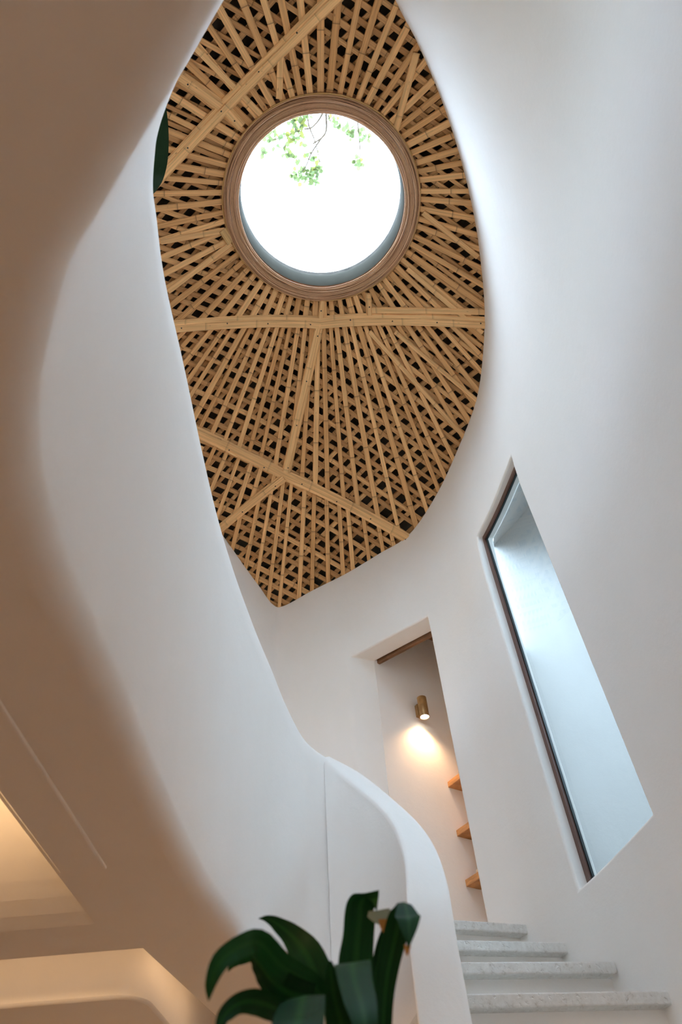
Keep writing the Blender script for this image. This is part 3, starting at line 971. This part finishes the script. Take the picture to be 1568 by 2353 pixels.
o['label'] = 'solid white plaster balustrade sweeping down beside the treads'

# ------------------------------------------------------------------ wall lamp in the corridor
u0 = .337; zl = 3.07
pw = J + D * u0
LAMP = empty('wall_lamp', (pw[0], pw[1], zl), 'brass cylinder downlight glowing on the corridor wall above the shelves', 'wall lamp')


def onwall(u, dn, z): q = J + D * u + DN * dn; return (q[0], q[1], z)


V = [onwall(u0 + a, b, z) for z in (zl - .05, zl + .05) for (a, b) in ((-.022, 0), (.022, 0), (.022, .035), (-.022, .035))]
o = mesh('mounting_bracket', V, [(3, 2, 1, 0), (4, 5, 6, 7), (0, 1, 5, 4), (1, 2, 6, 5), (2, 3, 7, 6), (3, 0, 4, 7)], M_BRASS, LAMP, smooth=False); fix_normals(o); bevel(o, .003, 2)
cc = onwall(u0, .072, zl)
V, Fc = revolve([(0.0, zl + .088), (.030, zl + .088), (.036, zl + .083), (.036, zl - .082), (.033, zl - .084), (.031, zl - .078), (.0, zl - .070)], cc[0], cc[1], 32)
o = mesh('lamp_body', V, Fc, M_BRASS, LAMP, smooth=True, sharp=math.radians(35)); fix_normals(o)
V, Fc = revolve([(0.0, zl - .081), (.031, zl - .081), (.031, zl - .077)], cc[0], cc[1], 24)
mesh('lamp_lens', V, Fc, M_BULB, LAMP, smooth=False)
sp = light('wall_lamp_beam', 'SPOT', (cc[0], cc[1], zl - .095), 20, (1.0, .60, .30), .025, rot=(0, 0, 0), spot=math.radians(130), blend=1.0)

# ------------------------------------------------------------------ shelves
for nm, z in (('top', 2.505), ('middle', 2.158), ('lowest', 1.838)):
    V = [onwall(a, b, zz) for zz in (z, z + .042) for (a, b) in ((.508, .001), (1.24, .001), (1.24, .20), (.508, .20))]
    o = mesh('shelf', V, [(3, 2, 1, 0), (4, 5, 6, 7), (0, 1, 5, 4), (1, 2, 6, 5), (2, 3, 7, 6), (3, 0, 4, 7)], M_OAK, smooth=False)
    fix_normals(o); bevel(o, .003, 2)
    tag(o, nm + ' of three orange-brown wooden shelves on the corridor wall', 'shelf', 'corridor shelves')
c0 = onwall(.575, .105, 1.88)
V, Fc = revolve([(0, 1.8805), (.034, 1.8805), (.044, 1.893), (.040, 1.912), (.022, 1.926), (.016, 1.936), (.024, 1.952), (.020, 1.974), (.008, 1.988), (0, 1.990)], c0[0], c0[1], 24)
o = mesh('ornament', V, Fc, M_CERAMIC, smooth=True, base=(c0[0], c0[1], 1.8805 + ZC)); fix_normals(o)
tag(o, 'small pale ceramic ornament standing on the lowest corridor shelf', 'ornament')

# ------------------------------------------------------------------ leafy plants
def leaf(name, spine, widths, mat, parent, up=(0, -.95, -.25), fold=.18, flip=1, ns=26, ripple=.0):
    V = []; U = []; Fc = []
    m = len(spine) - 1; side0 = None
    cr = (-1, -.55, 0, .55, 1)
    for i in range(ns + 1):
        t = m * i / ns
        p = Vector(catmull(spine, t)); tn = Vector(catmull(spine, min(t + .08, m)) - catmull(spine, max(t - .08, 0))).normalized()
        s = tn.cross(Vector(up))
        if s.length < .15 and side0 is not None: s = side0.copy()
        s.normalize()
        if side0 is not None:
            if s.dot(side0) < 0: s = -s
            s = (s * .8 + side0 * .2).normalized()
        side0 = s
        nn = s.cross(tn).normalized()
        w = float(catmull([(q, 0) for q in widths], (len(widths) - 1) * i / ns)[0]) * .5
        for c in cr:
            V.append(p + s * (w * c) + nn * (flip * fold * w * (abs(c)) + ripple * math.sin(i * 1.3 + c * 2) * abs(c)))
            U.append((i / ns, .5 + c * .5))
    k = len(cr)
    for i in range(ns):
        for j in range(k - 1): Fc.append((i * k + j, i * k + j + 1, (i + 1) * k + j + 1, (i + 1) * k + j))
    o = mesh(name, V, Fc, mat, parent, smooth=True, uvs=U)
    return o


PL = empty('potted_plant', (-.07, 1.22, -1.175), 'dark green strap-leaved potted plant in front of the stairs', 'plant')
vv, ff = tube([(-.07, 1.22, -.80), (-.075, 1.225, -.3), (-.065, 1.215, .1), (-.06, 1.215, .30)], [.02, .018, .016, .014], 10)
mesh('stem', vv, ff, M_BARK, PL)
V, Fc = revolve([(0, -1.175), (.12, -1.175), (.165, -.86), (.172, -.80), (.16, -.80), (.15, -.84), (0, -.84)], -.07, 1.22, 32)
o = mesh('pot', V, Fc, M_POT, PL, smooth=True, sharp=math.radians(35)); fix_normals(o)
V, Fc = revolve([(0, -.835), (.148, -.835), (.148, -.845)], -.07, 1.22, 32)
mesh('soil', V, Fc, M_SOIL, PL, smooth=False)
LV = {
 1: ([(-.088, 1.221, .337), (-.101, 1.187, .344), (-.135, 1.119, .348), (-.159, 1.069, .363), (-.176, 1.028, .349), (-.198, 1.0, .325), (-.208, .995, .3), (-.211, 1.0, .281)], (.024, .034, .036, .034, .028, .024, .016, .001), M_LEAF),
 2: ([(-.142, 1.237, .374), (-.178, 1.223, .402), (-.205, 1.201, .391), (-.217, 1.192, .382), (-.226, 1.193, .371)], (.030, .022, .018, .012, .001), M_LEAF),
 3: ([(-.085, 1.208, .312), (-.091, 1.219, .344), (-.109, 1.234, .394), (-.133, 1.252, .43), (-.159, 1.261, .454), (-.178, 1.265, .466), (-.193, 1.263, .467)], (.050, .056, .052, .036, .022, .011, .001), M_LEAF),
 4: ([(-.097, 1.173, .32), (-.126, 1.149, .323), (-.148, 1.132, .335), (-.167, 1.134, .356), (-.181, 1.138, .37)], (.040, .044, .040, .030, .012), M_LEAF),
 5: ([(-.045, 1.236, .29), (-.04, 1.244, .34), (-.035, 1.25, .389), (-.027, 1.253, .445), (-.017, 1.242, .476), (-.004, 1.213, .467), (.005, 1.201, .443)], (.060, .066, .064, .058, .048, .030, .001), M_LEAF),
 6: ([(-.022, 1.219, .274), (-.007, 1.21, .312), (.009, 1.198, .357), (.029, 1.183, .403), (.043, 1.163, .429), (.052, 1.127, .409), (.047, 1.116, .379), (.042, 1.113, .357)], (.046, .052, .056, .054, .046, .038, .022, .001), M_LEAF),
 7: ([(-.066, 1.203, .294), (-.06, 1.175, .323), (-.053, 1.129, .338), (-.038, 1.069, .331), (-.028, 1.019, .292), (-.026, .988, .252), (-.025, .977, .212)], (.050, .056, .062, .064, .060, .050, .03), M_LEAF),
 8: ([(-.086, 1.178, .304), (-.093, 1.125, .308), (-.104, 1.055, .293), (-.107, .991, .258), (-.111, .968, .224)], (.06, .072, .074, .066, .05), M_LEAF),
 9: ([(-.115, 1.16, .287), (-.138, 1.103, .293), (-.162, 1.068, .295), (-.181, 1.046, .289), (-.196, 1.027, .271), (-.201, 1.021, .25)], (.026, .030, .030, .024, .018, .006), M_LEAF),
 10: ([(-.057, 1.171, .256), (-.061, 1.143, .289), (-.065, 1.114, .317), (-.068, 1.096, .342)], (.05, .048, .036, .012), M_LEAF),
 11: ([(-.016, 1.271, .317), (-.004, 1.284, .384), (.011, 1.289, .434), (.018, 1.262, .45), (.007, 1.232, .445), (-.008, 1.213, .44)], (.036, .036, .03, .026, .022, .012), M_LEAF),
}
ROWS = {
 5: [((-0.0703, 1.256, 0.2855), (-0.045, 1.2575, 0.2841), (-0.0178, 1.2586, 0.2825)), ((-0.065, 1.2438, 0.336), (-0.0396, 1.2452, 0.3346), (-0.0116, 1.2463, 0.3329)), ((-0.0622, 1.2396, 0.3866), (-0.0352, 1.2412, 0.3851), (-0.0082, 1.2422, 0.3834)), ((-0.0533, 1.2389, 0.4225), (-0.0298, 1.2401, 0.4211), (-0.0036, 1.241, 0.4194)), ((-0.0483, 1.2291, 0.4507), (-0.0234, 1.2314, 0.4463), (-0.0001, 1.234, 0.4397)), ((-0.0428, 1.2234, 0.4665), (-0.0206, 1.2258, 0.4617), (-0.0019, 1.2302, 0.4501)), ((-0.0318, 1.2106, 0.4727), (-0.0123, 1.2123, 0.4692), (0.0032, 1.2176, 0.4555)), ((-0.0132, 1.1923, 0.4655), (-0.0015, 1.1957, 0.4567), (0.0036, 1.2024, 0.4389)), ((0.0037, 1.1777, 0.4617), (0.0076, 1.1811, 0.453), (0.0045, 1.1873, 0.4364)), ((0.0099, 1.1728, 0.4606), (0.0096, 1.1739, 0.4578), (0.0084, 1.176, 0.4523))],
 6: [((-0.0148, 1.2196, 0.2735), (-0.0037, 1.2199, 0.2728), (0.0085, 1.22, 0.272)), ((-0.0125, 1.2076, 0.3226), (0.004, 1.2079, 0.3215), (0.0172, 1.2081, 0.3206)), ((-0.0038, 1.1977, 0.3579), (0.0129, 1.1979, 0.3568), (0.03, 1.1972, 0.3582)), ((0.0097, 1.1845, 0.3993), (0.0295, 1.1846, 0.3979), (0.0462, 1.1854, 0.3939)), ((0.0212, 1.1755, 0.4246), (0.0376, 1.1763, 0.4211), (0.054, 1.1785, 0.4133)), ((0.0322, 1.1622, 0.4312), (0.0444, 1.1613, 0.4325), (0.0569, 1.1651, 0.4205)), ((0.0361, 1.1469, 0.4289), (0.0469, 1.1458, 0.4308), (0.0563, 1.1471, 0.4262)), ((0.0298, 1.1289, 0.4058), (0.0492, 1.128, 0.4064), (0.0645, 1.1277, 0.4051)), ((0.0316, 1.121, 0.3981), (0.0494, 1.1205, 0.3977), (0.0666, 1.1194, 0.3984)), ((0.0358, 1.1115, 0.3795), (0.0476, 1.1113, 0.3786), (0.0597, 1.1101, 0.3806)), ((0.0403, 1.1057, 0.3649), (0.0458, 1.1056, 0.3644), (0.0508, 1.1052, 0.365)), ((0.0426, 1.1039, 0.3537), (0.0431, 1.1041, 0.3532), (0.0438, 1.1039, 0.3536))],
 7: [((-0.0615, 1.1763, 0.3178), (-0.0479, 1.1771, 0.317), (-0.0294, 1.178, 0.3159)), ((-0.0616, 1.139, 0.3392), (-0.0413, 1.1396, 0.3401), (-0.0211, 1.1405, 0.3389)), ((-0.06, 1.0876, 0.3364), (-0.0362, 1.088, 0.3385), (-0.0111, 1.0884, 0.3389)), ((-0.054, 1.0351, 0.3033), (-0.0324, 1.0364, 0.3021), (-0.0097, 1.0372, 0.3007)), ((-0.0457, 0.9935, 0.2679), (-0.0248, 0.9946, 0.2667), (-0.0061, 0.9952, 0.2656)), ((-0.0359, 0.9705, 0.2385), (-0.021, 0.9711, 0.2377), (-0.007, 0.9715, 0.2368)), ((-0.03, 0.9572, 0.2081), (-0.019, 0.9576, 0.2074), (-0.0094, 0.9579, 0.2068))],
 8: [((-0.1086, 1.1585, 0.2933), (-0.0953, 1.1592, 0.2951), (-0.0816, 1.1605, 0.2944)), ((-0.1226, 1.1326, 0.3074), (-0.1029, 1.1335, 0.3113), (-0.0774, 1.1364, 0.3083)), ((-0.1332, 1.1014, 0.3029), (-0.1047, 1.103, 0.3083), (-0.075, 1.1057, 0.3069)), ((-0.1348, 1.0555, 0.279), (-0.1046, 1.0584, 0.2809), (-0.0726, 1.0614, 0.2794)), ((-0.1355, 1.0102, 0.2521), (-0.1029, 1.0139, 0.2529), (-0.0717, 1.0169, 0.2515)), ((-0.1368, 0.9862, 0.2215), (-0.1033, 0.9906, 0.2202), (-0.0735, 0.9935, 0.2188))],
 10: [((-0.0686, 1.1141, 0.3505), (-0.0674, 1.1142, 0.3505), (-0.065, 1.1149, 0.3489)), ((-0.0749, 1.118, 0.3367), (-0.0677, 1.1186, 0.3363), (-0.057, 1.1201, 0.3333)), ((-0.0789, 1.135, 0.3131), (-0.0651, 1.136, 0.3124), (-0.0496, 1.137, 0.3116)), ((-0.0794, 1.1524, 0.2858), (-0.0575, 1.154, 0.2847), (-0.0404, 1.155, 0.2837)), ((-0.0806, 1.1693, 0.2572), (-0.0572, 1.171, 0.2559), (-0.0397, 1.1719, 0.255))],
 11: [((-0.0216, 1.2927, 0.3121), (-0.0137, 1.2929, 0.3116), (-0.0018, 1.2932, 0.3108)), ((-0.0167, 1.2884, 0.3679), (-0.0085, 1.2886, 0.3674), (0.0052, 1.2889, 0.3664)), ((-0.008, 1.2882, 0.4038), (0.0004, 1.2884, 0.4032), (0.0145, 1.2886, 0.4023)), ((0.0014, 1.281, 0.4261), (0.0086, 1.2807, 0.4268), (0.0184, 1.2812, 0.4249)), ((0.0117, 1.2658, 0.4396), (0.0161, 1.2655, 0.4404), (0.0208, 1.2663, 0.4378))],
}


def leaf_rows(name, rws, mat, parent, cup=.004, per=5):
    """a leaf from cross rows (left edge, midrib, right edge)"""
    n = (len(rws) - 1) * per
    V = []; U = []; Fc = []
    for i in range(n + 1):
        t = (len(rws) - 1) * i / n
        l, m, r = (np.array(catmull([q[c] for q in rws], t)) for c in range(3))
        for c, p in enumerate((l, l * .5 + m * .5, m, m * .5 + r * .5, r)):
            V.append((p[0], p[1] + (cup if c == 2 else cup * .4 if c in (1, 3) else 0), p[2])); U.append((i / n, c / 4))
    for i in range(n):
        for j in range(4): Fc.append((i * 5 + j, i * 5 + j + 1, (i + 1) * 5 + j + 1, (i + 1) * 5 + j))
    return mesh(name, V, Fc, mat, parent, smooth=True, uvs=U)


for k, (sp_, wd, mt) in LV.items():
    if k in ROWS: leaf_rows('leaf', ROWS[k], mt, PL)
    else: leaf('leaf', sp_, wd, mt, PL, up=(0, -.93, -.33), fold=.16, flip=1 if k % 2 else -1, ripple=.0015)
o = leaf('leaf', [(-.0102, 1.1933, .4347), (.007, 1.1953, .4291), (.0249, 1.1943, .4311), (.0309, 1.2025, .4374)], (.008, .020, .018, .004), M_LEAF_PALE, PL); o['label'] = 'pale faded leaf end'
o = leaf('leaf_tip', [(.0121, 1.1915, .4248), (.0118, 1.1946, .416), (.0121, 1.198, .4061)], (.014, .010, .001), M_LEAF_TIP, PL); o['label'] = 'dry orange leaf tip'
o = leaf('leaf_tip', [(.0425, 1.112, .360), (.041, 1.112, .352), (.041, 1.112, .347)], (.010, .006, .001), M_LEAF_TIP, PL); o['label'] = 'dry brown leaf tip'

UPL = empty('tall_plant', (-.95, .78, 1.275), 'broad dark green leaf of a tall plant peeping over the parapet', 'plant')
vv, ff = tube([(-.95, .78, 1.6), (-.93, .80, 2.4), (-.86, .88, 3.2), (-.80, .95, 3.62)], [.022, .018, .011, .007], 8)
mesh('stem', vv, ff, M_BARK, UPL)
V, Fc = revolve([(0, 1.276), (.12, 1.276), (.16, 1.6), (.15, 1.6), (.14, 1.56), (0, 1.56)], -.95, .78, 24)
o = mesh('pot', V, Fc, M_POT, UPL, smooth=True, sharp=math.radians(35)); fix_normals(o)
leaf('leaf', [(-.815, .985, 3.60), (-.79, .93, 3.68), (-.765, .865, 3.73), (-.735, .785, 3.76), (-.70, .69, 3.79), (-.66, .60, 3.80)], (.02, .10, .125, .115, .075, .004), M_BIGLEAF, UPL, up=(.2, -.2, -1), fold=.1, ripple=.006, ns=22)

# ------------------------------------------------------------------ tree whose twigs hang over the skylight
TREE = empty('tree', (3.4, -3.0, -1.3), 'leafy tree branches hanging over the round skylight', 'tree')
vv, ff = tube([(3.4, -3.0, -1.3), (3.3, -2.8, 3), (3.0, -2.2, 7), (2.2, -.6, 8.5), (1.366, 1.045, 8.6), (.819, 1.36, 8.6), (.512, 1.47, 8.6), (.219, 1.45, 8.6), (-.021, 1.43, 8.6), (-.293, 1.40, 8.6)], [.16, .14, .10, .05, .02, .014, .010, .008, .006, .004], 10)
mesh('trunk', vv, ff, M_BARK, TREE)
BR = [([(-.021, 1.43), (-.004, 1.631), (.001, 1.737), (.053, 1.896), (.092, 2.126)], .006), ([(.219, 1.45), (.198, 1.646), (.174, 1.827), (.027, 1.921)], .008), ([(.174, 1.827), (.014, 2.008), (-.072, 2.141), (-.153, 2.217)], .005), ([(.233, 1.45), (.155, 1.647), (.037, 1.753), (-.055, 1.767)], .007), ([(.219, 1.45), (.217, 1.652), (.255, 1.769), (.202, 2.031)], .004), ([(.512, 1.47), (.54, 1.812), (.548, 2.058), (.536, 2.102)], .005), ([(-.099, 1.781), (-.237, 1.818), (-.345, 1.84)], .004), ([(-.29, 1.40), (-.22, 1.60), (-.14, 1.78)], .005), ([(-.237, 1.818), (-.29, 1.95), (-.30, 2.0)], .003), ([(-.345, 1.84), (-.48, 1.88), (-.54, 1.97)], .003), ([(.014, 2.008), (-.10, 2.04), (-.18, 2.07)], .003)]
for pl, r in BR:
    P3 = [(p[0], p[1], 8.6 + .03 * math.sin(i * 2)) for i, p in enumerate(pl)]
    pts = [tuple(catmull(P3, (len(P3) - 1) * i / 10)) for i in range(11)]
    vv, ff = tube(pts, [1.9 * r * (1 - .55 * i / 10) for i in range(11)], 6)
    mesh('twig', vv, ff, M_BARK, TREE)
CL = [((-0.14, 1.78), 0.12, 0.16, 46, 1), ((-0.09, 1.65), 0.115, 0.052, 22, 1), ((-0.41, 1.84), 0.073, 0.062, 18, 0), ((-0.54, 1.97), 0.042, 0.052, 9, 0), ((-0.29, 1.98), 0.062, 0.052, 16, 0), ((-0.04, 2.05), 0.042, 0.031, 4, 0), ((0.05, 2.03), 0.031, 0.031, 4, 0), ((-0.18, 2.07), 0.042, 0.042, 7, 0), ((-0.08, 2.24), 0.15, 0.085, 50, 0), ((0.01, 2.31), 0.052, 0.031, 10, 0), ((0.05, 2.18), 0.052, 0.062, 12, 0), ((0.27, 1.72), 0.052, 0.031, 8, 0), ((0.39, 1.76), 0.042, 0.031, 8, 0), ((0.47, 1.84), 0.042, 0.068, 16, 0), ((0.6, 1.88), 0.047, 0.047, 11, 0), ((0.53, 2.16), 0.04, 0.057, 12, 0)]
lm = {}
for j in range(8):
    s = 1.0
    V = [(0, 0, 0), (.38, .42 + .05 * (j % 3), .06), (.75, .36, .03), (1.05 + .1 * (j % 2), 0, -.06), (.75, -.36, .03), (.38, -.42 - .05 * (j % 2), .06), (.5, 0, -.04)]
    me = bpy.data.meshes.new('tree_leaf'); me.from_pydata(V, [], [(0, 1, 6), (1, 2, 6), (2, 3, 6), (3, 4, 6), (4, 5, 6), (5, 0, 6)])
    me.uv_layers.new(name='UVMap')
    me.materials.append(M_TREE if j < 4 else M_TREE_Y); lm[j] = me
for (c, rx, ry, nl, yel) in CL:
    for k in range(nl):
        w = random.uniform(0, 2 * math.pi); r = math.sqrt(random.random())
        j = random.randrange(8) if yel else random.choice((0, 1, 2, 3, 0, 1, 2, 6))
        o = bpy.data.objects.new('leaf', lm[j])
        COL.objects.link(o); o.parent = TREE
        s = random.uniform(.038, .072)
        o.scale = (s, s, s)
        o.rotation_euler = (random.uniform(-.9, .9), random.uniform(-.9, .9), random.uniform(0, 6.28))
        o.location = (c[0] + rx * r * math.cos(w) - 3.4, c[1] + ry * r * math.sin(w) + 3.0, 8.6 + random.uniform(-.06, .06) + 1.3)

for o in scene.objects:
    if 'origin' in o: del o['origin']
